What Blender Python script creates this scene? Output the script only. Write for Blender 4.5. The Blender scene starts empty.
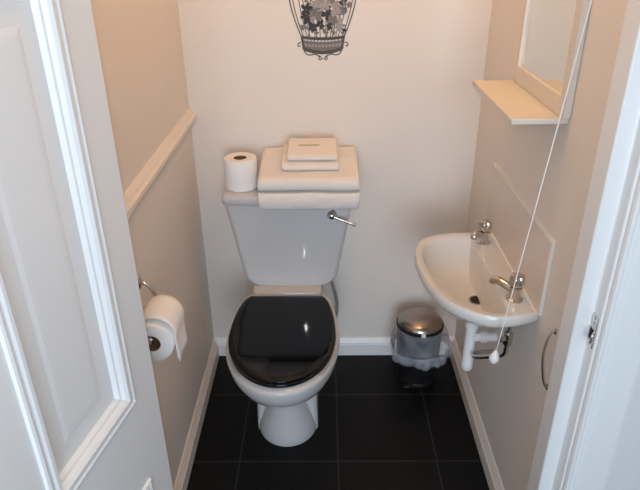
import bpy, bmesh, math, random
from mathutils import Vector, Matrix, noise
random.seed(7)
C = bpy.context.scene.collection
pi = math.pi

# ---------------------------------------------------------------- materials
def principled(name, col, rough=0.5, metal=0.0, coat=0.0, spec=0.5, trans=0.0, ior=1.5, alpha=1.0):
    m = bpy.data.materials.new(name); m.use_nodes = True
    b = m.node_tree.nodes['Principled BSDF']
    b.inputs['Base Color'].default_value = (*col, 1)
    b.inputs['Roughness'].default_value = rough
    b.inputs['Metallic'].default_value = metal
    b.inputs['Coat Weight'].default_value = coat
    b.inputs['Coat Roughness'].default_value = 0.03
    b.inputs['Specular IOR Level'].default_value = spec
    b.inputs['Transmission Weight'].default_value = trans
    b.inputs['IOR'].default_value = ior
    b.inputs['Alpha'].default_value = alpha
    return m

def noisy(m, col, amount, scale, bump=0.0, bscale=None, dist=0.002):
    """procedural mottling of the base colour plus bump"""
    nt = m.node_tree; b = nt.nodes['Principled BSDF']
    tc = nt.nodes.new('ShaderNodeTexCoord')
    n = nt.nodes.new('ShaderNodeTexNoise'); n.inputs['Scale'].default_value = scale; n.inputs['Detail'].default_value = 4
    nt.links.new(tc.outputs['Object'], n.inputs['Vector'])
    r = nt.nodes.new('ShaderNodeMix'); r.data_type = 'RGBA'
    r.inputs[6].default_value = (*[c * (1 - amount) for c in col], 1)
    r.inputs[7].default_value = (*[min(1, c * (1 + amount)) for c in col], 1)
    nt.links.new(n.outputs['Fac'], r.inputs[0])
    nt.links.new(r.outputs[2], b.inputs['Base Color'])
    if bump:
        n2 = nt.nodes.new('ShaderNodeTexNoise'); n2.inputs['Scale'].default_value = bscale or scale * 8
        n2.inputs['Detail'].default_value = 3
        nt.links.new(tc.outputs['Object'], n2.inputs['Vector'])
        bp = nt.nodes.new('ShaderNodeBump'); bp.inputs['Strength'].default_value = bump; bp.inputs['Distance'].default_value = dist
        nt.links.new(n2.outputs['Fac'], bp.inputs['Height'])
        nt.links.new(bp.outputs['Normal'], b.inputs['Normal'])
    return m

def mk(name, col, rough, amount=0.03, scale=6, bump=0.0, bscale=None, dist=.002, **k):
    return noisy(principled(name, col, rough, **k), col, amount, scale, bump, bscale, dist)

WALL = mk('cream_wall_paint', (.78, .71, .645), .6, .025, 3, .15, 160, .001)
HALLW = mk('hall_wall_paint', (.70, .70, .69), .6, .02, 3, .15, 160, .001)
CEIL = mk('ceiling_paint', (.85, .83, .80), .7, .02, 3)
TRIM = mk('cream_gloss_paint', (.79, .71, .63), .38, .02, 8, .05, 60, .001)
WHITEGLOSS = mk('white_gloss_paint', (.80, .80, .79), .33, .015, 5, .06, 60, .001)
CERAMIC = mk('white_ceramic', (.57, .555, .545), .04, .008, 4)
CERAMIC2 = mk('cream_white_basin_ceramic', (.70, .67, .63), .10, .008, 4)
BLACKGLOSS = mk('black_gloss_lacquer', (.0015, .0015, .0015), .045, .1, 5, spec=.3)
BLACKPL = mk('black_plastic', (.006, .006, .007), .5, .1, 9, spec=.25)
CHROME = mk('chrome', (.58, .55, .52), .14, .03, 20, metal=1.0)
STEEL = mk('brushed_steel', (.62, .58, .54), .22, .05, 14, metal=1.0)
LIDM = mk('dull_brushed_steel', (.40, .35, .31), .26, .05, 14, metal=1.0)
HOSEM = mk('braided_steel', (.55, .54, .53), .45, .25, 260, .5, 400, .001, metal=.7)
WHITEPL = mk('white_plastic', (.80, .79, .77), .35, .01, 9)
PAPER = mk('tissue_paper', (.86, .83, .80), .9, .02, 30, .35, 250, .001)
CARD = mk('cardboard_core', (.22, .14, .08), .9, .08, 30)
TOWEL = mk('cream_terry_cloth', (.88, .82, .77), .95, .03, 25, .9, 420, .004)
FLANNEL = mk('white_terry_cloth', (.87, .80, .74), .95, .03, 25, .9, 420, .004)
GREYTHREAD = mk('grey_thread', (.42, .37, .33), .9, .15, 60)
VINYL = mk('black_vinyl', (.025, .022, .022), .6, .2, 30)
VINYLG = mk('grey_vinyl', (.17, .15, .14), .6, .2, 30)
VINYLD = mk('dark_grey_vinyl', (.075, .062, .055), .6, .2, 30)
VINYLM = mk('mid_grey_vinyl', (.33, .29, .27), .6, .2, 30)
SPLASH = mk('cream_glazed_tile', (.73, .62, .55), .22, .04, 9)
EDGE = mk('white_tile_edge', (.84, .79, .72), .4, .02, 9)
DARK = principled('dark_hole', (.008, .008, .008), .8)
SHELFM = mk('cream_painted_wood', (.67, .61, .54), .4, .02, 8)
MIRROR = principled('mirror_silver', (.78, .79, .76), .015, metal=1.0)
CORD = mk('white_cord', (.85, .82, .78), .8, .03, 60)

# translucent bin bag
BAG = principled('translucent_bin_bag', (.74, .77, .85), .3, trans=0.0, alpha=.62)
_nt = BAG.node_tree; _b = _nt.nodes['Principled BSDF']
_tc = _nt.nodes.new('ShaderNodeTexCoord'); _n = _nt.nodes.new('ShaderNodeTexNoise'); _n.inputs['Scale'].default_value = 22
_nt.links.new(_tc.outputs['Object'], _n.inputs['Vector'])
_r = _nt.nodes.new('ShaderNodeMapRange'); _r.inputs[3].default_value = .0; _r.inputs[4].default_value = .24
_nt.links.new(_n.outputs['Fac'], _r.inputs[0]); _nt.links.new(_r.outputs[0], _b.inputs['Alpha'])

# floor tiles : procedural brick grid in object space (metres)
T, GX, GY = .3247, .0379, -.2575
def floor_mat():
    m = principled('black_floor_tiles', (.012, .012, .013), .3, spec=.18)
    nt = m.node_tree; b = nt.nodes['Principled BSDF']
    tc = nt.nodes.new('ShaderNodeTexCoord')
    mp = nt.nodes.new('ShaderNodeMapping'); mp.inputs['Location'].default_value = (-GX, -GY, 0)
    nt.links.new(tc.outputs['Object'], mp.inputs['Vector'])
    br = nt.nodes.new('ShaderNodeTexBrick'); br.offset = 0; br.squash = 1
    br.inputs['Scale'].default_value = 1; br.inputs['Brick Width'].default_value = T; br.inputs['Row Height'].default_value = T
    br.inputs['Mortar Size'].default_value = .0022; br.inputs['Mortar Smooth'].default_value = .3
    br.inputs['Color1'].default_value = (.004, .004, .0042, 1); br.inputs['Color2'].default_value = (.0055, .0055, .0058, 1)
    br.inputs['Mortar'].default_value = (.038, .037, .036, 1)
    nt.links.new(mp.outputs[0], br.inputs['Vector'])
    nt.links.new(br.outputs['Color'], b.inputs['Base Color'])
    n = nt.nodes.new('ShaderNodeTexNoise'); n.inputs['Scale'].default_value = 45; n.inputs['Detail'].default_value = 5
    nt.links.new(tc.outputs['Object'], n.inputs['Vector'])
    bp = nt.nodes.new('ShaderNodeBump'); bp.inputs['Strength'].default_value = .15; bp.inputs['Distance'].default_value = .002
    nt.links.new(n.outputs['Fac'], bp.inputs['Height']); nt.links.new(bp.outputs[0], b.inputs['Normal'])
    mr = nt.nodes.new('ShaderNodeMapRange'); mr.inputs[3].default_value = .38; mr.inputs[4].default_value = .55
    nt.links.new(n.outputs['Fac'], mr.inputs[0]); nt.links.new(mr.outputs[0], b.inputs['Roughness'])
    return m
FLOORM = floor_mat()

# ---------------------------------------------------------------- mesh helpers
def obj(name, bm, mat, parent=None, loc=(0, 0, 0), smooth=None, bevel=0, segs=2):
    """bm is in world coordinates; loc becomes the origin"""
    bmesh.ops.recalc_face_normals(bm, faces=bm.faces)
    bmesh.ops.translate(bm, verts=bm.verts, vec=-Vector(loc))
    me = bpy.data.meshes.new(name); bm.to_mesh(me); bm.free()
    me.materials.append(mat)
    o = bpy.data.objects.new(name, me); C.objects.link(o)
    if parent:
        o.parent = parent; o.location = Vector(loc) - WORLD[parent.name]
    else:
        o.location = loc
    WORLD[o.name] = Vector(loc)
    if smooth is not None:
        me.polygons.foreach_set('use_smooth', [True] * len(me.polygons))
        if smooth < 180:
            try: me.set_sharp_from_angle(angle=math.radians(smooth))
            except Exception: pass
    if bevel:
        md = o.modifiers.new('bevel', 'BEVEL'); md.width = bevel; md.segments = segs; md.limit_method = 'ANGLE'
        md.angle_limit = math.radians(35)
        me.polygons.foreach_set('use_smooth', [True] * len(me.polygons))
        try: me.set_sharp_from_angle(angle=math.radians(60))
        except Exception: pass
    return o
WORLD = {}

def thing(name, label, cat, loc, group=None):
    o = bpy.data.objects.new(name, None); C.objects.link(o); o.location = loc
    o.empty_display_size = .05
    WORLD[o.name] = Vector(loc)
    o['label'] = label; o['category'] = cat
    if group: o['group'] = group
    return o

def struct(name, bm, mat, label=None, cat=None, **k):
    o = obj(name, bm, mat, None, **k); o['kind'] = 'structure'
    if label: o['label'] = label
    if cat: o['category'] = cat
    return o

def box(bm, x0, x1, y0, y1, z0, z1):
    v = [bm.verts.new((x, y, z)) for x in (x0, x1) for y in (y0, y1) for z in (z0, z1)]
    for f in ((0, 1, 3, 2), (4, 6, 7, 5), (0, 4, 5, 1), (2, 3, 7, 6), (0, 2, 6, 4), (1, 5, 7, 3)):
        bm.faces.new([v[i] for i in f])
    return bm

def B(*a):
    return box(bmesh.new(), *a)

def loft(bm, rings, cap0=True, cap1=True):
    vs = [[bm.verts.new(p) for p in r] for r in rings]
    n = len(vs[0])
    for a, b in zip(vs, vs[1:]):
        for i in range(n):
            j = (i + 1) % n
            bm.faces.new((a[i], a[j], b[j], b[i]))
    if cap0: bm.faces.new(vs[0][::-1])
    if cap1: bm.faces.new(vs[-1])
    return bm

def lathe(bm, prof, cx, cy, n=40, axis='z', cap0=True, cap1=True):
    rings = []
    for r, h in prof:
        ring = []
        for i in range(n):
            a = 2 * pi * i / n
            if axis == 'z': ring.append((cx + r * math.cos(a), cy + r * math.sin(a), h))
        rings.append(ring)
    return loft(bm, rings, cap0, cap1)

def lathe_dir(bm, prof, base, d, n=24, cap0=True, cap1=True):
    """profile (radius, distance along d) revolved about base+d"""
    d = Vector(d).normalized(); q = Vector((0, 0, 1)).rotation_difference(d)
    rings = []
    for r, h in prof:
        rings.append([Vector(base) + q @ Vector((r * math.cos(2 * pi * i / n), r * math.sin(2 * pi * i / n), h)) for i in range(n)])
    return loft(bm, rings, cap0, cap1)

def smooth_path(pts, sub=8, closed=False):
    P = [Vector(p) for p in pts]; out = []
    n = len(P); rng = n if closed else n - 1
    for i in range(rng):
        if closed: a, b, c, d = P[i - 1], P[i], P[(i + 1) % n], P[(i + 2) % n]
        else: a, b, c, d = P[max(i - 1, 0)], P[i], P[i + 1], P[min(i + 2, n - 1)]
        for k in range(sub):
            t = k / sub
            out.append(.5 * ((2 * b) + (c - a) * t + (2 * a - 5 * b + 4 * c - d) * t * t + (3 * b - 3 * c + d - a) * t ** 3))
    if not closed: out.append(P[-1])
    return out

def tube(bm, pts, r, n=10):
    P = [Vector(p) for p in pts]; rings = []
    t0 = (P[1] - P[0]).normalized()
    up = Vector((0, 0, 1)) if abs(t0.z) < .9 else Vector((1, 0, 0))
    nrm = t0.cross(up).normalized()
    for i, p in enumerate(P):
        t = (P[min(i + 1, len(P) - 1)] - P[max(i - 1, 0)]).normalized()
        nrm = (nrm - t * nrm.dot(t)).normalized(); bn = t.cross(nrm)
        rr = r(i / (len(P) - 1)) if callable(r) else r
        rings.append([p + rr * (math.cos(2 * pi * k / n) * nrm + math.sin(2 * pi * k / n) * bn) for k in range(n)])
    return loft(bm, rings)

def extrude_xy(bm, poly, z0, z1):
    return loft(bm, [[(x, y, z0) for x, y in poly], [(x, y, z1) for x, y in poly]])

# ---------------------------------------------------------------- the room
XL, XR = -.4577, .5256
YF0, YF1 = -.975, -1.065          # inner / outer face of the door wall
ZC = 2.35
struct('floor', B(-1.6, 1.7, -3.2, .12, -.05, 0), FLOORM)
struct('ceiling', B(XL - .1, XR + .1, YF1, .12, ZC, ZC + .06), CEIL)
struct('wall_back', B(XL - .1, XR + .1, 0, .12, 0, ZC), WALL)
struct('wall_left', B(XL - .1, XL, YF0, 0, 0, ZC), WALL)
struct('wall_right', B(XR, XR + .1, YF0, 0, 0, ZC), WALL)
bm = B(-1.6, -.430, YF1, YF0, 0, ZC); box(bm, .545, 1.7, YF1, YF0, 0, ZC); box(bm, -.430, .545, YF1, YF0, 2.045, ZC)
struct('wall_front', bm, HALLW)

def skirting(bm, p0, p1, nrm, h=.078, t=.018):
    """moulded board along a wall foot: p0->p1 on the wall line, nrm pointing into the room"""
    prof = [(0, 0), (t, 0), (t, h * .66), (t * .8, h * .70), (t * .86, h * .76), (t * .5, h * .90), (t * .25, h), (0, h)]
    rings = []
    for p in (p0, p1):
        rings.append([(p[0] + nrm[0] * a, p[1] + nrm[1] * a, z) for a, z in prof])
    return loft(bm, rings)
struct('baseboard_back', skirting(bmesh.new(), (XL, 0), (XR, 0), (0, -1)), WHITEGLOSS)
struct('baseboard_left', skirting(bmesh.new(), (XL, -.018), (XL, YF0), (1, 0)), TRIM)
struct('baseboard_right', skirting(bmesh.new(), (XR, -.018), (XR, YF0), (-1, 0)), TRIM)

# dado rail on the left wall
prof = [(0, 0), (.006, .0), (.010, .008), (.016, .012), (.022, .024), (.022, .036), (.015, .042), (.013, .048), (.006, .056), (0, .058)]
rings = [[(XL + a, y, .968 + z) for a, z in prof] for y in (0, YF0)]
struct('trim_1', loft(bmesh.new(), rings), TRIM, 'cream moulded dado rail running along the left wall', 'dado rail')

# door lining (stop + rebate) each side and head
XS_R, XB_R = .493, .526
XS_L, XB_L = -.384, -.417
bm = bmesh.new()
extrude_xy(bm, [(XS_R, YF0), (.545, YF0), (.545, YF1), (XB_R, YF1), (XB_R, -1.035), (XS_R, -1.035)], 0, 2.045)
tr = struct('trim_2', bm, WHITEGLOSS, 'white painted door lining with stop bead on the right of the doorway', 'door frame', bevel=.003)
bm = bmesh.new()
extrude_xy(bm, [(XS_L, YF0), (XS_L, -1.022), (XB_L, -1.022), (XB_L, YF1), (-.430, YF1), (-.430, YF0)], 0, 2.045)
struct('trim_3', bm, WHITEGLOSS, 'white painted door lining on the left of the doorway behind the open door', 'door frame', bevel=.003)
bm = B(-.430, .545, YF1, YF0, 2.02, 2.05)
struct('trim_4', bm, WHITEGLOSS, 'white painted door head above the doorway', 'door frame', bevel=.002)
def architrave(sx, x0):
    # (distance outwards from opening, protrusion)
    pr = [(0, 0), (0, .008), (.002, .013), (.006, .0155), (.010, .0145), (.0125, .010), (.014, .006), (.018, .006), (.021, .009), (.030, .0105),
          (.085, .0125), (.092, .011), (.094, .006), (.094, 0)]
    return extrude_xy(bmesh.new(), [(x0 + sx * a, YF1 - b) for a, b in pr], 0, 2.11)
struct('trim_5', architrave(1, .5305), WHITEGLOSS, 'white beaded architrave on the right edge of the doorway', 'architrave')
struct('trim_6', architrave(-1, -.4215), WHITEGLOSS, 'white beaded architrave behind the open door', 'architrave')

# strike plate let into the right rebate
bm = B(XB_R - .0022, XB_R, -1.060, -1.034, .812, .884)
sp = obj('strike_plate', bm, STEEL, tr, loc=(XB_R, -1.047, .812), bevel=.0008)
bm = B(XB_R - .0029, XB_R - .0020, -1.056, -1.040, .828, .852)
obj('latch_hole', bm, DARK, sp, loc=(XB_R - .0022, -1.048, .840))
bm = bmesh.new()
tube(bm, smooth_path([(XB_R - .001, -1.059, .826), (XB_R - .008, -1.064, .832), (XB_R - .009, -1.065, .84), (XB_R - .008, -1.064, .848), (XB_R - .001, -1.059, .854)], 5), .0022, 8)
obj('lip', bm, STEEL, sp, loc=(XB_R, -1.062, .84), smooth=180)
for z in (.819, .866, .877):
    bm = bmesh.new(); lathe_dir(bm, [(.0034, 0), (.0034, .0008), (.001, .0014)], (XB_R - .0022, -1.047, z), (-1, 0, 0), 12)
    obj('screw', bm, CHROME, sp, loc=(XB_R - .0022, -1.047, z))

# ---------------------------------------------------------------- the open panelled door (hinged left, swung out to the hall)
ANG = math.radians(11)
HX, HY = -.346, -1.072
S = Vector((-math.sin(ANG), -math.cos(ANG), 0)); N = Vector((math.cos(ANG), -math.sin(ANG), 0))
def dp(s, z, d=0):        # s along the leaf from the hinge edge, d out of the visible face
    p = Vector((HX, HY, 0)) + S * s + N * d
    return (p.x, p.y, z)
DW, TH = .80, .040
panels = []
for s0, s1 in ((.083, .345), (.455, .717)):
    for z0, z1 in ((.20, .565), (.765, 1.524), (1.62, 1.89)):
        panels.append((s0, s1, z0, z1))
bm = bmesh.new()
ss = sorted({0, DW, *[p[0] + .02 for p in panels], *[p[1] - .02 for p in panels]})
zz = sorted({.008, 2.015, *[p[2] + .02 for p in panels], *[p[3] - .02 for p in panels]})
for i in range(len(ss) - 1):
    for k in range(len(zz) - 1):
        a, b_, c, d = ss[i], ss[i + 1], zz[k], zz[k + 1]
        rec = any(abs(a - p[0] - .02) < 1e-6 and abs(c - p[2] - .02) < 1e-6 for p in panels)
        f, g = (-.012, -.028) if rec else (0, -TH)
        vs = [bm.verts.new(dp(s, z, q)) for s in (a, b_) for z in (c, d) for q in (f, g)]
        for fc in ((0, 1, 3, 2), (4, 6, 7, 5), (0, 4, 5, 1), (2, 3, 7, 6), (0, 2, 6, 4), (1, 5, 7, 3)):
            bm.faces.new([vs[j] for j in fc])
door = struct('door_1', bm, WHITEGLOSS, 'white panelled door standing open on the left of the doorway', 'door', loc=dp(0, .008))
# moulding profile: (inset from outer edge, height over face)
mprof = [(0, 0), (.0015, .005), (.006, .0065), (.010, .004), (.014, .004), (.018, .007), (.024, .0072), (.029, .003), (.033, -.003), (.037, -.0045), (.042, -.0118)]
for s0, s1, z0, z1 in panels:
    for face in (1, -1):
        bm = bmesh.new(); loops = []
        for a, h in mprof:
            q = h if face == 1 else -TH - h
            loops.append([bm.verts.new(dp(s, z, q)) for s, z in ((s0 + a, z0 + a), (s1 - a, z0 + a), (s1 - a, z1 - a), (s0 + a, z1 - a))])
        for A, Bq in zip(loops, loops[1:]):
            for i in range(4):
                bm.faces.new((A[i], A[(i + 1) % 4], Bq[(i + 1) % 4], Bq[i]))
        if face == -1: bmesh.ops.reverse_faces(bm, faces=bm.faces)
        o = obj('panel_moulding', bm, WHITEGLOSS, door, loc=dp(s0, z0))
for s0, s1, z0, z1 in panels:             # raised field inside each panel
    bm = bmesh.new(); loops = []
    for a, h in ((.074, -.0122), (.084, -.0102), (.092, -.0098)):
        loops.append([bm.verts.new(dp(s, z, h)) for s, z in ((s0 + a, z0 + a), (s1 - a, z0 + a), (s1 - a, z1 - a), (s0 + a, z1 - a))])
    for A, Bq in zip(loops, loops[1:]):
        for i in range(4):
            bm.faces.new((A[i], A[(i + 1) % 4], Bq[(i + 1) % 4], Bq[i]))
    bm.faces.new(loops[-1])
    obj('raised_panel', bm, WHITEGLOSS, door, loc=dp(s0, z0))
for z in (.28, 1.0, 1.75):
    bm = bmesh.new()
    k = (-.409, -1.088)
    lathe(bm, [(.006, z - .045), (.006, z + .045)], *k, 14)
    a, b_ = dp(-.001, z, -.004), dp(-.001, z, -.036)
    box(bm, -.418, -.409, -1.088, -1.030, z - .045, z + .045)
    loft(bm, [[(k[0], k[1] + .003, zq), (k[0], k[1] - .003, zq), (b_[0], b_[1] - .004, zq), (a[0], a[1], zq), (a[0], a[1] + .003, zq)] for zq in (z - .045, z + .045)])
    obj('hinge', bm, STEEL, door, loc=(k[0], k[1], z))

# ---------------------------------------------------------------- toilet
XC = -.135
toilet = thing('toilet', 'white close-coupled toilet with a black gloss seat against the back wall', 'toilet', (XC, -.30, 0))
def egg(hw_b, hw, yb, ym, yf, z, n=64, e=2.0, cx=XC):
    """closed plan outline: straight back edge, bulging sides, elliptical front"""
    pts = []
    m = n // 2
    for i in range(m + 1):                  # front half ellipse right -> left
        a = pi * i / m
        c, s = math.cos(a), math.sin(a)
        c = math.copysign(abs(c) ** (2 / e), c); s = s ** (2 / e)
        pts.append((cx + hw * c, ym + (yf - ym) * s, z))
    k = m // 2
    for i in range(1, k + 1):               # left side back to the hinge edge
        t = i / k
        a = t * pi / 2
        pts.append((cx - (hw_b + (hw - hw_b) * math.cos(a) ** 1.0), ym + (yb - ym) * math.sin(a), z))
    for i in range(1, k):                   # wait: back edge then right side
        pass
    for i in range(k, 0, -1):
        t = i / k
        a = t * pi / 2
        pts.append((cx + (hw_b + (hw - hw_b) * math.cos(a) ** 1.0), ym + (yb - ym) * math.sin(a), z))
    return pts
bm = bmesh.new()
levels = [  # hw_back, hw, y_back, y_mid, y_front, z
    (.088, .103, -.20, -.40, -.518, .000),
    (.088, .104, -.20, -.40, -.522, .010),
    (.084, .101, -.20, -.40, -.520, .035),
    (.070, .090, -.20, -.40, -.512, .075),
    (.060, .073, -.20, -.40, -.502, .125),
    (.056, .067, -.20, -.40, -.500, .180),
    (.062, .075, -.20, -.41, -.515, .222),
    (.080, .106, -.20, -.42, -.570, .250),
    (.096, .136, -.20, -.44, -.640, .285),
    (.108, .158, -.20, -.46, -.688, .325),
    (.116, .171, -.20, -.47, -.715, .365),
    (.120, .177, -.20, -.47, -.725, .395),
    (.120, .178, -.20, -.47, -.726, .406),
    (.118, .175, -.20, -.47, -.722, .412),
]
rings = [egg(*l) for l in levels]
# hollow bowl under the lid
rings += [egg(.07, .132, -.28, -.47, -.668, .412), egg(.065, .125, -.28, -.47, -.66, .39), egg(.05, .09, -.30, -.46, -.60, .29), egg(.03, .05, -.36, -.44, -.52, .22)]
loft(bm, rings)
pan = obj('pan', bm, CERAMIC, toilet, loc=(XC, -.45, 0), smooth=60)
# set-back side flanks of the pedestal reaching the wall
bm = bmesh.new()
def rrect(x0, x1, y0, y1, z, r=.02, n=6):
    pts = []
    for cx, cy, a0 in ((x1 - r, y1 - r, 0), (x0 + r, y1 - r, pi / 2), (x0 + r, y0 + r, pi), (x1 - r, y0 + r, 1.5 * pi)):
        for i in range(n + 1):
            a = a0 + pi / 2 * i / n
            pts.append((cx + r * math.cos(a), cy + r * math.sin(a), z))
    return pts
loft(bm, [rrect(XC - .106, XC + .106, -.440, -.03, 0), rrect(XC - .106, XC + .106, -.440, -.03, .03), rrect(XC - .104, XC + .104, -.438, -.03, .10),
          rrect(XC - .102, XC + .102, -.436, -.03, .24), rrect(XC - .11, XC + .11, -.42, -.02, .32), rrect(XC - .118, XC + .118, -.30, -.015, .395),
          rrect(XC - .122, XC + .122, -.245, -.012, .412), rrect(XC - .122, XC + .122, -.235, -.012, .424), rrect(XC - .118, XC + .118, -.231, -.014, .433)])
obj('pedestal', bm, CERAMIC, toilet, loc=(XC, -.22, 0), smooth=50)
for sx in (-1, 1):
    bm = bmesh.new(); lathe_dir(bm, [(.007, 0), (.007, .002), (.004, .004)], (XC + sx * .086, -.4365, .165), (0, -1, 0), 14)
    obj('fixing_screw', bm, STEEL, toilet, loc=(XC + sx * .086, -.437, .165))

# seat ring and lid
def plate(z0, z1, hb, hw, yb, ym, yf, rnd=.006, dome=0.0):
    r = rnd
    R = [egg(hb - r, hw - r, yb - r * .5, ym, yf + r, z0), egg(hb - r * .3, hw - r * .3, yb, ym, yf + r * .3, z0 + r * .3), egg(hb, hw, yb, ym, yf, z0 + r),
         egg(hb, hw, yb, ym, yf, z1 - r), egg(hb - r * .3, hw - r * .3, yb, ym, yf + r * .3, z1 - r * .3), egg(hb - r, hw - r, yb - r * .5, ym, yf + r, z1)]
    return R
bm = bmesh.new(); loft(bm, plate(.414, .428, .112, .164, -.262, -.485, -.709, .005))
obj('seat', bm, BLACKGLOSS, toilet, loc=(XC, -.45, .414), smooth=50)
bm = bmesh.new()
R = plate(.429, .4435, .116, .1665, -.262, -.485, -.714, .005)
R += [egg(.102, .148, -.276, -.485, -.692, .4448), egg(.100, .145, -.279, -.485, -.689, .4449)]
loft(bm, R)
lid = obj('lid', bm, BLACKGLOSS, toilet, loc=(XC, -.245, .429), smooth=35)
for f_ in lid.data.polygons:
    if len(f_.vertices) > 4: f_.use_smooth = False
# cistern body: tapered, front face bowed out
CX = -.122
BOW_R = 1.45
def cis_ring(hw, z, yf=-.19, yb=-.012, r=.022, n=20, bow=1.0):
    pts = []
    def fy(x): return yf - bow * (math.sqrt(BOW_R ** 2 - x * x) - math.sqrt(BOW_R ** 2 - .2 ** 2))
    for i in range(7):                      # right front corner
        a = i / 6 * pi / 2
        x = hw - r + r * math.cos(a)
        pts.append((CX + x, fy(hw - r) + r - r * math.sin(a), z))
    for i in range(1, n):
        x = (hw - r) * (1 - 2 * i / n); pts.append((CX + x, fy(x), z))
    for i in range(7):
        a = i / 6 * pi / 2
        x = -(hw - r) - r * math.sin(a)
        pts.append((CX + x, fy(hw - r) + r - r * math.cos(a), z))
    pts += [(CX - hw, yb, z), (CX + hw, yb, z)]
    return pts
def cis_hw(z):
    base = .158 + (.213 - .158) * (z - .434) / (.75 - .434)
    r = .038
    d = z - .434
    if d < r: base -= r - math.sqrt(max(0, r * r - (r - d) ** 2))
    return base
bm = bmesh.new()
zs = [.434 + .038 * (1 - math.cos(i / 8 * pi / 2)) for i in range(9)] + [.53, .60, .68, .752]
loft(bm, [cis_ring(cis_hw(z) - (.006 if i == 0 else 0), z, -.171 - .0195 * (z - .434) / .318, r=.022) for i, z in enumerate(zs)])
obj('cistern', bm, CERAMIC, toilet, loc=(CX, -.10, .434), smooth=40)
bm = bmesh.new()
loft(bm, [cis_ring(.213, .7525, -.197), cis_ring(.2185, .757, -.203), cis_ring(.2195, .772, -.205), cis_ring(.2185, .783, -.204), cis_ring(.213, .789, -.198), cis_ring(.19, .790, -.17, -.03)])
obj('cistern_lid', bm, CERAMIC, toilet, loc=(CX, -.10, .7525), smooth=60)
# flush lever
bm = bmesh.new()
LX, LY, LZ = .022, -.1925, .716
lathe_dir(bm, [(.017, 0), (.017, .004), (.013, .008), (.0125, .018), (.009, .022), (.002, .024)], (LX, LY + .001, LZ), (0, -1, 0), 20)
lev = obj('flush_lever', bm, CHROME, toilet, loc=(LX, LY, LZ), smooth=40)
bm = bmesh.new()
tube(bm, smooth_path([(LX, LY - .016, LZ), (LX + .03, LY - .019, LZ - .011), (LX + .062, LY - .020, LZ - .024), (LX + .078, LY - .020, LZ - .031)], 5), lambda t: .0045 + .002 * t, 10)
obj('lever_arm', bm, CHROME, lev, loc=(LX, LY - .016, LZ), smooth=180)
# braided fill pipe looping out to the right of the pan
bm = bmesh.new()
tube(bm, smooth_path([(.012, -.10, .440), (.016, -.10, .425), (.030, -.09, .37), (.043, -.075, .30), (.040, -.06, .22), (.020, -.045, .15), (.0, -.02, .12)], 6), .0065, 10)
hose = obj('fill_pipe', bm, HOSEM, toilet, loc=(.02, -.09, .44), smooth=180)
bm = bmesh.new(); lathe(bm, [(.011, .415), (.011, .436), (.009, .440)], .0155, -.10, 8)
obj('pipe_nut', bm, WHITEPL, hose, loc=(.0155, -.10, .43))

# ---------------------------------------------------------------- things on the cistern
RX, RY, RZ = -.279, -.128, .7905
roll = thing('toilet_roll', 'spare white toilet roll standing on end on the cistern lid', 'toilet roll', (RX, RY, RZ))
bm = bmesh.new()
lathe(bm, [(.021, RZ + .001), (.050, RZ), (.054, RZ + .003), (.055, RZ + .01), (.0555, RZ + .05), (.055, RZ + .098), (.053, RZ + .104), (.049, RZ + .105), (.023, RZ + .1035), (.021, RZ + .102)], RX, RY, 48, cap0=False, cap1=False)
loftverts = None
obj('paper', bm, PAPER, roll, loc=(RX, RY, RZ), smooth=50)
bm = bmesh.new()
lathe(bm, [(.0212, RZ + .001), (.0212, RZ + .103), (.0195, RZ + .103), (.0195, RZ + .001)], RX, RY, 32, cap0=False, cap1=False)
obj('core', bm, CARD, roll, loc=(RX, RY, RZ), smooth=50)

def cloth_stack(x0, x1, prof, amp, seed, nx=46):
    """sweep a closed y-z outline along x with rounded ends and soft irregularities"""
    bm = bmesh.new(); rings = []
    # resample outline densely
    P = [Vector((0, y, z)) for y, z in prof]
    pts = smooth_path(P, 4, closed=True)
    cy = sum(p.y for p in pts) / len(pts); cz = sum(p.z for p in pts) / len(pts)
    ends = [0, .25, .5, .75, .92, 1]
    L = x1 - x0; r = .010
    xs = [(x0 + r * (1 - math.cos(t * pi / 2)), 1 - (1 - math.sin(t * pi / 2))) for t in (0, .35, .7, 1)]
    xs += [(x0 + r + (L - 2 * r) * i / nx, 1) for i in range(1, nx)]
    xs += [(x1 - r * (1 - math.cos(t * pi / 2)), math.sin(t * pi / 2)) for t in (1, .7, .35, 0)]
    for x, k in xs:
        ring = []
        for p in pts:
            dy, dz = p.y - cy, p.z - cz
            sh = 1 - (1 - k) * .25
            q = Vector((x, cy + dy * (1 - (1 - k) * .06), cz + dz * (.72 + .28 * k)))
            w = noise.noise(Vector((x * 14 + seed, q.y * 14, q.z * 30)))
            w2 = noise.noise(Vector((x * 45 + seed, q.y * 45, q.z * 60)))
            ring.append(q + Vector((0, (w * .9 + w2 * .35) * amp, (w * .7 - w2 * .3) * amp)))
        rings.append(ring)
    return loft(bm, rings)
Z0 = .7915
tprof = [(-.012, Z0), (-.10, Z0), (-.200, Z0), (-.222, Z0 - .004), (-.229, Z0 - .026), (-.232, Z0 - .038), (-.245, Z0 - .032), (-.252, Z0 - .008), (-.249, Z0 + .016), (-.238, Z0 + .0225),
         (-.205, Z0 + .0255), (-.238, Z0 + .0285), (-.249, Z0 + .038), (-.248, Z0 + .058), (-.235, Z0 + .070), (-.20, Z0 + .075), (-.12, Z0 + .090), (-.035, Z0 + .101), (-.016, Z0 + .094), (-.010, Z0 + .045)]
tw = obj('bath_towel', cloth_stack(-.214, .110, tprof, .0022, 3), TOWEL, None, loc=(-.053, -.12, Z0), smooth=180)
tw['label'] = 'large cream bath towel folded flat across the cistern lid'; tw['category'] = 'towel'
TS = math.tan(math.radians(9.5))                # the towel below slopes up towards the wall
def zt(y): return Z0 + .0795 + (y + .19) * TS
def sloped(pr): return [(y, zt(y) + h) for y, h in pr]
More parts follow.
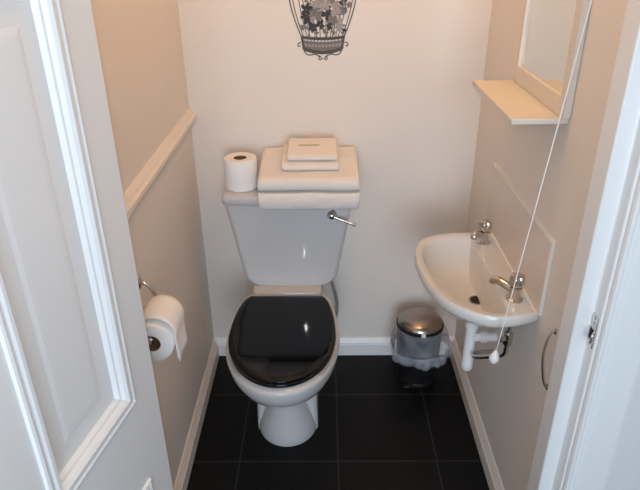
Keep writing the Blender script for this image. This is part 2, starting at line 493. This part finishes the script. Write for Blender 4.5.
Z1 = zt(-.11)
fl = thing('hand_towel', 'small folded hand towel with a grey stitched mark, topmost on the towel pile', 'towel', (-.047, -.11, Z1))
fprof = sloped([(-.055, 0), (-.10, 0), (-.165, 0), (-.190, .000), (-.199, .007), (-.198, .017), (-.188, .023), (-.150, .0255), (-.10, .0255), (-.06, .0245), (-.052, .018), (-.050, .006)])
obj('cloth', cloth_stack(-.139, .045, fprof, .0014, 9), FLANNEL, fl, loc=(-.047, -.11, Z1), smooth=180)
gprof = sloped([(-.060, .0257), (-.10, .0257), (-.160, .0257), (-.178, .027), (-.186, .032), (-.185, .041), (-.174, .046), (-.12, .0475), (-.07, .0465), (-.058, .041), (-.055, .031)])
obj('top_fold', cloth_stack(-.121, .040, gprof, .0012, 21), FLANNEL, fl, loc=(-.047, -.10, Z1 + .02), smooth=180)
Z2 = zt(-.118) + .0475 - .0165
bm = bmesh.new()
for i in range(9):
    x = -.082 + i * .0075
    hgt = (.004, .006, .0035, .005, .0065, .004, .005, .0035, .006)[i]
    tube(bm, [(x - .002, -.118 - hgt / 2, Z2 + .0172), (x, -.116, Z2 + .0178), (x + .0035, -.117 + hgt / 2, Z2 + .0172)], .0011, 6)
tube(bm, [(-.085, -.1195, Z2 + .0172), (-.05, -.1190, Z2 + .0176), (-.016, -.1195, Z2 + .0168)], .0009, 6)
obj('stitched_mark', bm, GREYTHREAD, fl, loc=(-.05, -.118, Z2 + .015), smooth=180)

# ---------------------------------------------------------------- toilet roll on its wall holder (left wall)
hold = thing('toilet_roll_holder', 'chrome toilet roll holder fixed to the left wall below the dado rail', 'roll holder', (XL, -.772, .792))
bm = bmesh.new()
lathe_dir(bm, [(.020, 0), (.020, .004), (.016, .008), (.010, .010)], (XL + .0002, -.772, .800), (1, 0, 0), 24)
obj('wall_plate', bm, CHROME, hold, loc=(XL, -.772, .80), smooth=40)
PX, PZ = -.400, .730
bm = bmesh.new()
tube(bm, smooth_path([(XL + .008, -.772, .800), (-.440, -.772, .798), (-.428, -.772, .788), (-.412, -.772, .755), (PX - .002, -.773, .735), (PX, -.78, .730), (PX, -.79, .730), (PX, -.85, .730), (PX, -.912, .730)], 6), .0045, 10)
obj('arm', bm, CHROME, hold, loc=(PX, -.772, .79), smooth=180)
bm = bmesh.new(); lathe_dir(bm, [(.006, 0), (.009, .002), (.009, .006), (.004, .009)], (PX, -.910, .730), (0, -1, 0), 16)
obj('end_knob', bm, CHROME, hold, loc=(PX, -.912, .73), smooth=50)
RC = (PX, -.905, PZ - .0148)
tr2 = thing('toilet_roll', 'part-used toilet roll with a loose sheet hanging on the left wall holder', 'toilet roll', RC)
bm = bmesh.new()
lathe_dir(bm, [(.021, .001), (.049, 0), (.051, .002), (.0515, .06), (.051, .113), (.049, .115), (.021, .114)], RC, (0, 1, 0), 48, cap0=False, cap1=False)
obj('paper', bm, PAPER, tr2, loc=RC, smooth=50)
bm = bmesh.new()
lathe_dir(bm, [(.0212, .0005), (.0212, .1145), (.0195, .1145), (.0195, .0005)], RC, (0, 1, 0), 32, cap0=False, cap1=False)
obj('core', bm, CARD, tr2, loc=RC, smooth=50)
# loose sheet: over the top then hanging at the room side
bm = bmesh.new(); rings = []
path = []
for i in range(13):
    a = math.radians(128 - i * 10.6)
    q = .0525 + .012 * math.sin(i / 12 * pi)
    path.append((PX + q * math.cos(a), RC[2] + q * math.sin(a)))
path += [(PX + .0530, RC[2] - .014), (PX + .0535, RC[2] - .030), (PX + .0545, RC[2] - .046), (PX + .0565, RC[2] - .060)]
n = len(path)
for i, (x, z) in enumerate(path):
    t = i / (n - 1)
    row = []
    for k in range(9):
        y = RC[1] + .012 + .101 * k / 8
        drop = 0 if i < 13 else .012 * (k / 8) * (i - 12) / 4 * -1
        row.append(bm.verts.new((x + .003 * math.sin(k * 1.3) * max(0, t - .6), y, z + drop)))
    rings.append(row)
for a, b_ in zip(rings, rings[1:]):
    for k in range(8): bm.faces.new((a[k], a[k + 1], b_[k + 1], b_[k]))
sh = obj('loose_sheet', bm, PAPER, tr2, loc=RC, smooth=180)
md = sh.modifiers.new('t', 'SOLIDIFY'); md.thickness = .0008

# ---------------------------------------------------------------- wash basin on the right wall
ZB = .715
basin = thing('wash_basin', 'small cream-white wall-hung wash basin on the right wall', 'basin', (XR, -.565, ZB))
W = XR - .001
front = [(W, -.782), (.500, -.790), (.468, -.799), (.430, -.805), (.392, -.800), (.354, -.778), (.318, -.742), (.291, -.695), (.271, -.630), (.261, -.565), (.258, -.505), (.263, -.448), (.279, -.400), (.306, -.366), (.345, -.345), (.39, -.335), (.44, -.333), (.49, -.337), (W, -.342)]
def resample(poly, n):
    d = [0]
    for a, b_ in zip(poly, poly[1:]): d.append(d[-1] + (Vector(b_) - Vector(a)).length)
    out = []
    for i in range(n):
        t = d[-1] * i / (n - 1)
        k = max(j for j in range(len(d) - 1) if d[j] <= t + 1e-9)
        u = (t - d[k]) / (d[k + 1] - d[k])
        out.append(Vector(poly[k]).lerp(Vector(poly[k + 1]), u))
    return out
fs = [p.to_2d() for p in smooth_path([(x, y, 0) for x, y in front], 6)]
fs = resample([tuple(p) for p in fs], 72)
back = [Vector((W, -.342 + (-.782 + .342) * i / 25)) for i in range(1, 25)]
outer = fs + back
def ring_scaled(c, kx, ky, z, clampx=None, poly=None):
    out = []
    for p in (poly or outer):
        x = c[0] + (p.x - c[0]) * kx; y = c[1] + (p.y - c[1]) * ky
        if clampx is not None: x = min(x, clampx)
        out.append((x, y, z))
    return out
cw = (W, -.560)                   # scale about the wall line for the outside
ci = (.412, -.572)                # bowl centre for the inside
def inner(k, z, cl=.448, c=ci):
    # bowl outline: outer outline shrunk, kept off the tap ledge
    out = []
    for p in outer:
        d = Vector((p.x - c[0], p.y - c[1])); L = d.length
        q = Vector(c) + d * ((L - .026) / L)
        q.x = q.x - .010 * math.log1p(math.exp((q.x - cl) / .010))
        q = Vector(c) + (q - Vector(c)) * k
        out.append((q.x, q.y, z))
    return out
R = [ring_scaled((W, -.535), .36, .22, .560), ring_scaled((W, -.535), .50, .34, .568), ring_scaled((W, -.538), .66, .50, .590), ring_scaled((W, -.542), .80, .66, .622),
     ring_scaled((W, -.550), .90, .83, .656), ring_scaled((W, -.556), .95, .93, .673), ring_scaled(cw, .985, .978, .683), ring_scaled(cw, .997, .996, .691), ring_scaled(cw, 1, 1, .702), ring_scaled(cw, .997, .996, .710), ring_scaled(cw, .985, .983, ZB)]
R += [inner(1.03, ZB), inner(1.0, ZB - .003), inner(.96, ZB - .014), inner(.88, ZB - .046), inner(.76, ZB - .076), inner(.55, ZB - .0935), inner(.25, ZB - .0955), inner(.06, ZB - .096)]
bm = bmesh.new(); loft(bm, R)
obj('bowl', bm, CERAMIC2, basin, loc=(.40, -.56, .562), smooth=50)
# drain
bm = bmesh.new()
DX, DY, DZ = .428, -.578, ZB - .0957
lathe(bm, [(.024, DZ), (.024, DZ + .0025), (.018, DZ + .003), (.014, DZ + .001), (.002, DZ + .0005)], DX, DY, 28)
obj('drain', bm, CHROME, basin, loc=(DX, DY, DZ), smooth=40)
bm = bmesh.new(); lathe(bm, [(.019, DZ + .0028), (.019, DZ + .0036)], DX, DY, 20)
obj('drain_hole', bm, DARK, basin, loc=(DX, DY, DZ))
def tap(x, y, parent, d, L):
    bm = bmesh.new(); z = ZB - .001
    lathe(bm, [(.021, z), (.021, z + .005), (.0155, z + .008), (.0150, z + .034), (.0165, z + .036), (.0165, z + .039), (.010, z + .041)], x, y, 24)
    t = obj('tap', bm, CHROME, parent, loc=(x, y, z), smooth=40)
    bm = bmesh.new(); d = Vector((d[0], d[1], 0)).normalized(); q = Vector((x, y, z))
    tube(bm, smooth_path([q + Vector((0, 0, .024)), q + d * L * .4 + Vector((0, 0, .031)), q + d * L * .78 + Vector((0, 0, .035)), q + d * L * .96 + Vector((0, 0, .031)), q + d * L + Vector((0, 0, .024))], 6), lambda u: .0115 - .0015 * u, 14)
    obj('spout', bm, CHROME, t, loc=(x, y, z + .022), smooth=180)
    bm = bmesh.new(); rings = []
    for r, h in ((.009, .039), (.011, .042), (.0165, .044), (.0178, .048), (.0178, .066), (.0155, .071), (.008, .073)):
        rings.append([(x + (r * (1 + .10 * math.cos(6 * 2 * pi * i / 48))) * math.cos(2 * pi * i / 48), y + (r * (1 + .10 * math.cos(6 * 2 * pi * i / 48))) * math.sin(2 * pi * i / 48), z + h) for i in range(48)])
    loft(bm, rings)
    obj('tap_head', bm, CHROME, t, loc=(x, y, z + .04), smooth=50)
tap(.476, -.402, basin, (-.9, -.5), .042)
tap(.480, -.722, basin, (-.68, .72), .066)
# waste trap and supply pipes under the bowl
bm = bmesh.new()
wx, wy = .445, -.50
lathe(bm, [(.018, .575), (.018, .50), (.021, .498), (.021, .478), (.0165, .475), (.0165, .345), (.018, .343), (.018, .322), (.014, .316), (.004, .315)], wx, wy, 28)
obj('waste_trap', bm, WHITEPL, basin, loc=(wx, wy, .53), smooth=40)
bm = bmesh.new()
lathe_dir(bm, [(.014, .010), (.014, .030), (.0185, .031), (.0185, .050), (.014, .051), (.014, W - wx)], (wx, wy, .438), (1, 0, 0), 20)
obj('waste_outlet', bm, WHITEPL, basin, loc=(wx, wy, .438), smooth=40)
for ty in (-.402, -.722):
    bm = bmesh.new()
    if ty < -.6:
        path = [(.480, ty, .69), (.480, ty, .62), (.480, ty + .002, .565), (.482, ty + .02, .525), (.474, ty + .09, .465), (.452, ty + .165, .405), (.452, ty + .195, .392), (.475, ty + .215, .385), (W, ty + .22, .385)]
    else:
        path = [(.476, ty, .69), (.476, ty, .58), (.480, ty - .002, .53), (.497, ty - .002, .50), (W, ty - .002, .49)]
    tube(bm, smooth_path(path, 6), .0062, 10)
    pp = obj('supply_pipe', bm, CHROME, basin, loc=(.47, ty, .66), smooth=180)
    bm = bmesh.new()
    lathe(bm, [(.0125, .640), (.0125, .66), (.009, .662)], path[1][0], ty, 6)
    obj('pipe_nut', bm, CHROME, pp, loc=(path[1][0], ty, .64), smooth=30)
    bm = bmesh.new()
    lathe(bm, [(.011, .575), (.0125, .578), (.0125, .610), (.009, .613)], path[1][0], ty + .001, 16)
    lathe_dir(bm, [(.007, 0), (.007, .022), (.003, .024)], (path[1][0], ty, .594), (-1, -.3, 0), 12)
    obj('valve', bm, CHROME, pp, loc=(.47, ty, .59), smooth=30)

# splashback above the basin
spl = thing('splashback_tile', 'cream glazed splashback tile on the right wall above the basin', 'splashback', (XR, -.53, .717))
Y0, Y1, ZA, ZB2 = -.800, -.262, .7165, .917
obj('tile_face', B(XR - .007, XR - .0005, Y0 + .006, Y1, ZA, ZB2 - .006), SPLASH, spl, loc=(XR, -.53, ZA), bevel=.0015)
bm = B(XR - .0085, XR - .0004, Y0, Y0 + .006, ZA, ZB2); box(bm, XR - .0085, XR - .0004, Y0 + .006, Y1, ZB2 - .006, ZB2)
obj('edge_trim', bm, EDGE, spl, loc=(XR, -.53, ZA))
bm = bmesh.new(); tube(bm, [(XR - .010, Y0 + .012, ZB + .001), (XR - .010, -.56, ZB + .001), (XR - .010, -.35, ZB + .001)], .004, 8)
obj('sealant', bm, EDGE, spl, loc=(XR - .01, -.56, ZB))

# ---------------------------------------------------------------- mirror with shelf on the right wall
mir = thing('mirror_with_shelf', 'framed wall mirror with a small cream shelf above the basin', 'mirror', (XR, -.56, 1.178))
MY0, MY1, MZ0, MZ1 = -.758, -.385, 1.190, 1.80
FD = .018
def frame_bar(name, y0, y1, z0, z1):
    return obj(name, B(XR - FD, XR - .0005, y0, y1, z0, z1), SHELFM, mir, loc=(XR - FD, (y0 + y1) / 2, z0), bevel=.002)
frame_bar('frame_stile', MY0, MY0 + .034, MZ0, MZ1); frame_bar('frame_stile', MY1 - .016, MY1, MZ0, MZ1)
frame_bar('frame_rail', MY0 + .034, MY1 - .016, MZ0, MZ0 + .043); frame_bar('frame_rail', MY0 + .034, MY1 - .016, MZ1 - .045, MZ1)
obj('mirror_glass', B(XR - .010, XR - .002, MY0 + .032, MY1 - .014, MZ0 + .041, MZ1 - .043), MIRROR, mir, loc=(XR - .01, -.56, MZ0 + .05))
obj('shelf', B(.4015, XR - .0005, -.752, -.366, 1.177, 1.190), SHELFM, mir, loc=(.46, -.56, 1.177), bevel=.0025)

# ---------------------------------------------------------------- pull cord
pc = thing('light_pull_cord', 'white light pull cord hanging by the basin with an acorn knob', 'pull cord', (.495, -.83, ZC))
pk = Vector((.4155, -.832, .628)); pt = Vector((.4895, -.832, 1.433))
dirv = (pt - pk); ptop = pk + dirv * ((ZC - .03 - pk.z) / dirv.z)
bm = bmesh.new()
pts = [ptop.lerp(pk, i / 20) + Vector((.004 * math.sin(i / 20 * pi), 0, 0)) for i in range(21)]
tube(bm, pts, .0014, 8)
obj('cord', bm, CORD, pc, loc=tuple(ptop), smooth=180)
bm = bmesh.new()
lathe_dir(bm, [(.003, -.004), (.005, 0), (.008, .006), (.0115, .014), (.0125, .020), (.011, .027), (.007, .033), (.002, .036)], pk + Vector((0, 0, .006)), pk - pt, 20)
obj('acorn_knob', bm, WHITEPL, pc, loc=tuple(pk), smooth=60)
bm = bmesh.new(); lathe(bm, [(.040, ZC), (.040, ZC - .012), (.030, ZC - .026), (.006, ZC - .032)], ptop.x, ptop.y, 28)
obj('ceiling_switch', bm, WHITEPL, pc, loc=(ptop.x, ptop.y, ZC), smooth=40)

# ---------------------------------------------------------------- bow handle on the right wall by the doorway
hd = thing('grab_handle', 'slim chrome bow handle on the right wall beside the door frame', 'handle', (XR, -.89, .66))
bm = bmesh.new()
tube(bm, smooth_path([(XR, -.890, .735), (XR - .008, -.890, .733), (XR - .015, -.8905, .715), (XR - .019, -.892, .685), (XR - .019, -.894, .660), (XR - .016, -.898, .63), (XR - .011, -.902, .603), (XR - .005, -.905, .588), (XR, -.906, .586)], 6), .0032, 10)
obj('bow', bm, CHROME, hd, loc=(XR, -.89, .735), smooth=180)
for z, yy in ((.735, -.890), (.586, -.906)):
    bm = bmesh.new(); lathe_dir(bm, [(.008, 0), (.008, .002), (.005, .004)], (XR - .0002, yy, z), (-1, 0, 0), 16)
    obj('rose', bm, CHROME, hd, loc=(XR, -.89, z), smooth=40)

# ---------------------------------------------------------------- pedal bin
BX, BY = .352, -.150
pb = thing('pedal_bin', 'small black pedal bin with a steel lid beside the basin', 'bin', (BX, BY, 0))
bm = bmesh.new()
lathe(bm, [(.074, .0), (.078, .004), (.078, .016), (.075, .020), (.078, .06), (.082, .16), (.085, .232), (.083, .236), (.078, .232), (.07, .04)], BX, BY, 48)
obj('body', bm, BLACKPL, pb, loc=(BX, BY, 0), smooth=40)
bm = bmesh.new()
lathe(bm, [(.080, .250), (.084, .254), (.083, .260), (.076, .270), (.060, .280), (.038, .287), (.012, .290)], BX, BY, 48)
bl = obj('lid', bm, LIDM, pb, loc=(BX, BY, .243), smooth=60)
bm = B(BX - .008, BX + .008, BY - .092, BY - .084, .246, .262)
bm2 = bmesh.new(); lathe(bm2, [(.083, .2425), (.0875, .244), (.0875, .252), (.083, .2545)], BX, BY, 48)
obj('lid_rim', bm2, BLACKPL, bl, loc=(BX, BY, .243), smooth=40)
obj('lid_tab', bm, WHITEPL, bl, loc=(BX, BY - .088, .25), bevel=.002)
bm = bmesh.new()
loft(bm, [rrect(BX - .062, BX - .028, BY - .086, BY - .050, z, .006, 4) for z in (.012, .022)])
obj('pedal', bm, LIDM, pb, loc=(BX - .02, BY - .09, .01), smooth=40)
# bag folded over the rim, loose and crumpled
bm = bmesh.new(); rings = []
for h, r, am in ((.241, .080, 0), (.247, .0885, .001), (.243, .092, .002), (.22, .095, .004), (.19, .098, .006), (.16, .100, .008), (.135, .100, .010), (.118, .098, .011), (.112, .103, .011), (.125, .107, .011), (.15, .107, .010), (.158, .103, .010), (.15, .1015, .009), (.125, .1015, .009)):
    ring = []
    for i in range(80):
        a = 2 * pi * i / 80
        w = noise.noise(Vector((math.cos(a) * 3.2, math.sin(a) * 3.2, h * 14))) + .6 * noise.noise(Vector((math.cos(a) * 8, math.sin(a) * 8, h * 20)))
        rr = max(r + am * w * 1.6 + (.020 * max(0, math.cos(a - .35)) ** 3 * (1 - abs(h - .15) / .12) if h < .24 else 0), r * .955)
        zz_ = h + (.03 * (noise.noise(Vector((math.cos(a) * 2 + 5, math.sin(a) * 2, 0)))) * (.247 - h) / .13)
        ring.append((BX + rr * math.cos(a), BY + rr * math.sin(a), zz_))
    rings.append(ring)
loft(bm, rings, False, False)
bg = obj('bin_bag', bm, BAG, pb, loc=(BX, BY, .243), smooth=180)
md = bg.modifiers.new('t', 'SOLIDIFY'); md.thickness = .0006

# ---------------------------------------------------------------- birdcage wall sticker (back wall)
st = thing('wall_sticker', 'black birdcage wall sticker with flowers on the back wall', 'wall sticker', (-.007, 0, 1.18))
CXB = -.004
def ribbon(bm, pts, w, y=-.0006, th=.0005):
    """flat strip following points (x,z) on the wall"""
    P = [Vector((p[0], p[1])) for p in pts]
    A, Bq = [], []
    for i, p in enumerate(P):
        t = (P[min(i + 1, len(P) - 1)] - P[max(i - 1, 0)]).normalized(); nn = Vector((-t.y, t.x)) * w / 2
        A.append(p + nn); Bq.append(p - nn)
    for i in range(len(P) - 1):
        quad = [A[i], A[i + 1], Bq[i + 1], Bq[i]]
        lo = [bm.verts.new((q.x, y + th, q.y)) for q in quad]; hi = [bm.verts.new((q.x, y - th, q.y)) for q in quad]
        bm.faces.new(hi); bm.faces.new(lo[::-1])
        for k in range(4): bm.faces.new((lo[k], lo[(k + 1) % 4], hi[(k + 1) % 4], hi[k]))
    return bm
def disc(bm, x, z, rx, rz, rot=0, n=14, y=-.0006, th=.0005, lobes=0):
    lo, hi = [], []
    for i in range(n):
        a = 2 * pi * i / n
        k = 1 + (.25 * math.cos(lobes * a) if lobes else 0)
        u, v = rx * k * math.cos(a), rz * k * math.sin(a)
        X = x + u * math.cos(rot) - v * math.sin(rot); Z = z + u * math.sin(rot) + v * math.cos(rot)
        lo.append(bm.verts.new((X, y + th, Z))); hi.append(bm.verts.new((X, y - th, Z)))
    bm.faces.new(hi); bm.faces.new(lo[::-1])
    for k in range(n): bm.faces.new((lo[k], lo[(k + 1) % n], hi[(k + 1) % n], hi[k]))
    return bm
def spath(pts, sub=8): return [(p.x, p.y) for p in smooth_path([(a, b_, 0) for a, b_ in pts], sub)]
for u in (-1, -.90, -.72, -.60, -.36, -.12, .12, .36, .60, .72, .90, 1):
    pts = spath([(CXB + u * .066, 1.248), (CXB + u * .084, 1.292), (CXB + u * .103, 1.36), (CXB + u * .108, 1.44), (CXB + u * .098, 1.53), (CXB + u * .064, 1.60), (CXB + u * .018, 1.645), (CXB, 1.655)])
    bm = ribbon(bmesh.new(), pts, .0028 if abs(u) < 1 else .0036)
    obj('bar', bm, VINYLG if abs(u) < .9 else VINYLD, st, loc=(CXB + u * .066, 0, 1.248))
for z, w in ((1.43, .108), (1.56, .087)):
    bm = bmesh.new(); ribbon(bm, [(CXB - w, z), (CXB - w * .5, z - .006), (CXB, z - .008), (CXB + w * .5, z - .006), (CXB + w, z)], .005, -.0012)
    obj('hoop', bm, VINYL, st, loc=(CXB, 0, z))
bm = bmesh.new()
ribbon(bm, spath([(CXB + .016 * math.cos(a), 1.672 + .016 * math.sin(a)) for a in [i * pi / 6 for i in range(13)]], 3), .004)
obj('hanging_ring', bm, VINYL, st, loc=(CXB, 0, 1.66))
bm = bmesh.new()
ribbon(bm, spath([(CXB - .066, 1.2265), (CXB - .03, 1.222), (CXB, 1.221), (CXB + .03, 1.222), (CXB + .066, 1.2265)]), .020, -.0004)
obj('base_tray', bm, VINYLM, st, loc=(CXB, 0, 1.222))
bm = bmesh.new()
ribbon(bm, spath([(CXB - .070, 1.252), (CXB - .035, 1.248), (CXB, 1.247), (CXB + .035, 1.248), (CXB + .070, 1.252)]), .009, -.0012)
ribbon(bm, spath([(CXB - .062, 1.216), (CXB - .03, 1.207), (CXB, 1.204), (CXB + .03, 1.207), (CXB + .062, 1.216)]), .011, -.0012)
for u in (-1, 1):
    ribbon(bm, [(CXB + u * .068, 1.256), (CXB + u * .061, 1.214)], .007, -.0013)
obj('base_band', bm, VINYLD, st, loc=(CXB, 0, 1.2))
bm = bmesh.new()
ribbon(bm, spath([(CXB - .066, 1.2385), (CXB - .03, 1.234), (CXB, 1.233), (CXB + .03, 1.234), (CXB + .066, 1.2385)]), .008, -.0011)
ribbon(bm, spath([(CXB - .062, 1.2205), (CXB - .03, 1.216), (CXB, 1.215), (CXB + .03, 1.216), (CXB + .062, 1.2205)]), .010, -.0011)
for i in range(12):
    x = CXB - .060 + .120 * i / 11
    ribbon(bm, [(x, 1.246), (x, 1.214)], .003, -.0012)
obj('lattice', bm, VINYLG, st, loc=(CXB, 0, 1.22))
bm = bmesh.new()
for u in (-1, 1):
    ribbon(bm, spath([(CXB + u * .062, 1.214), (CXB + u * .054, 1.200), (CXB + u * .040, 1.196), (CXB + u * .030, 1.199), (CXB + u * .018, 1.196), (CXB + u * .008, 1.190)]), .003)
    ribbon(bm, spath([(CXB + u * .002, 1.186), (CXB + u * .010, 1.181), (CXB + u * .014, 1.187), (CXB + u * .009, 1.191), (CXB + u * .006, 1.187)]), .003)
    ribbon(bm, spath([(CXB + u * .070, 1.236), (CXB + u * .080, 1.232), (CXB + u * .079, 1.224), (CXB + u * .072, 1.226)]), .0028)
obj('scroll', bm, VINYL, st, loc=(CXB, 0, 1.19))
# flowers and leaves climbing inside the cage
rnd = random.Random(4)
def flower(x, z, r, mat):
    bm = bmesh.new(); yy = -.0014 - rnd.random() * .0006
    for k in range(6):
        a = 2 * pi * k / 6 + rnd.random()
        disc(bm, x + r * .55 * math.cos(a), z + r * .55 * math.sin(a), r * .5, r * .30, a, 12, yy - .0001 * k)
    obj('flower', bm, mat, st, loc=(x, 0, z))
for x, z, r, k in ((-.034, 1.312, .015, 2), (-.020, 1.352, .014, 2), (.022, 1.285, .012, 0), (-.058, 1.312, .012, 0), (.062, 1.330, .014, 1), (.018, 1.335, .012, 0), (-.052, 1.335, .019, 0), (-.045, 1.300, .017, 0), (-.020, 1.322, .020, 1), (-.008, 1.290, .015, 0), (.012, 1.318, .017, 0), (.030, 1.302, .018, 1), (-.030, 1.279, .014, 0),
                   (.006, 1.350, .022, 2), (.040, 1.338, .022, 2), (.050, 1.303, .014, 2), (-.062, 1.283, .011, 1), (.033, 1.372, .020, 1), (.052, 1.282, .012, 2), (.068, 1.368, .012, 0), (.085, 1.348, .010, 1), (-.010, 1.375, .014, 1)):
    flower(CXB + x, z, r, (VINYL, VINYLG, VINYLM)[k])
bm = bmesh.new()
for x0, z0, x1, z1 in ((-.02, 1.252, -.03, 1.30), (.012, 1.252, .014, 1.33), (.03, 1.25, .04, 1.34), (-.045, 1.253, -.05, 1.33)):
    ribbon(bm, spath([(CXB + x0, z0), (CXB + (x0 + x1) / 2 + .004, (z0 + z1) / 2), (CXB + x1, z1)]), .004, -.0013)
for i in range(60):
    x = rnd.uniform(-.060, .075); z = rnd.uniform(1.262, 1.375)
    disc(bm, CXB + x, z, .008, .0035, rnd.uniform(0, pi), 10, -.0012)
obj('foliage', bm, VINYLG, st, loc=(CXB, 0, 1.26))

# ---------------------------------------------------------------- lights
def light(name, typ, loc, energy, col, **k):
    l = bpy.data.lights.new(name, typ); l.energy = energy; l.color = col
    for a, v in k.items(): setattr(l, a, v)
    o = bpy.data.objects.new(name, l); C.objects.link(o); o.location = loc
    return o
light('ceiling_lamp', 'POINT', (.14, -.68, 2.22), 8.0, (1.0, .57, .22), shadow_soft_size=.07)
light('camera_flash', 'POINT', (-.02, -2.03, 1.60), 13.0, (.93, .96, 1.0), shadow_soft_size=.018)
hw = light('hall_daylight', 'AREA', (.15, -4.3, 1.35), 61.0, (.70, .84, 1.0), shape='RECTANGLE', size=1.4, size_y=1.6)
hw.rotation_euler = (Vector((.05, -.5, .6)) - Vector((.15, -4.3, 1.35))).to_track_quat('-Z', 'Y').to_euler()
w = bpy.data.worlds.new('World'); bpy.context.scene.world = w; w.use_nodes = True
w.node_tree.nodes['Background'].inputs[0].default_value = (.75, .86, 1.0, 1)
w.node_tree.nodes['Background'].inputs[1].default_value = .40

# ---------------------------------------------------------------- camera
cam = bpy.data.cameras.new('Camera'); co = bpy.data.objects.new('Camera', cam); C.objects.link(co)
r = Vector((.999943, .005049, -.009356)); f = Vector((-.008769, .889211, -.457413)); u = r.cross(f).normalized()
u = Vector((.00601, .45747, .889205))
co.matrix_world = Matrix(((r.x, u.x, -f.x, 0), (r.y, u.y, -f.y, -2.0369), (r.z, u.z, -f.z, 1.55), (0, 0, 0, 1)))
cam.sensor_width = 36; cam.lens = 607.7524 / 640 * 36; cam.clip_start = .02
sc = bpy.context.scene; sc.camera = co
sc.view_settings.view_transform = 'Standard'; sc.view_settings.look = 'None'
sc.view_settings.gamma = 1; sc.view_settings.use_curve_mapping = False
sc.view_settings.exposure = 0.0
try:
    sc.cycles.blur_glossy = 0.0
except Exception:
    pass
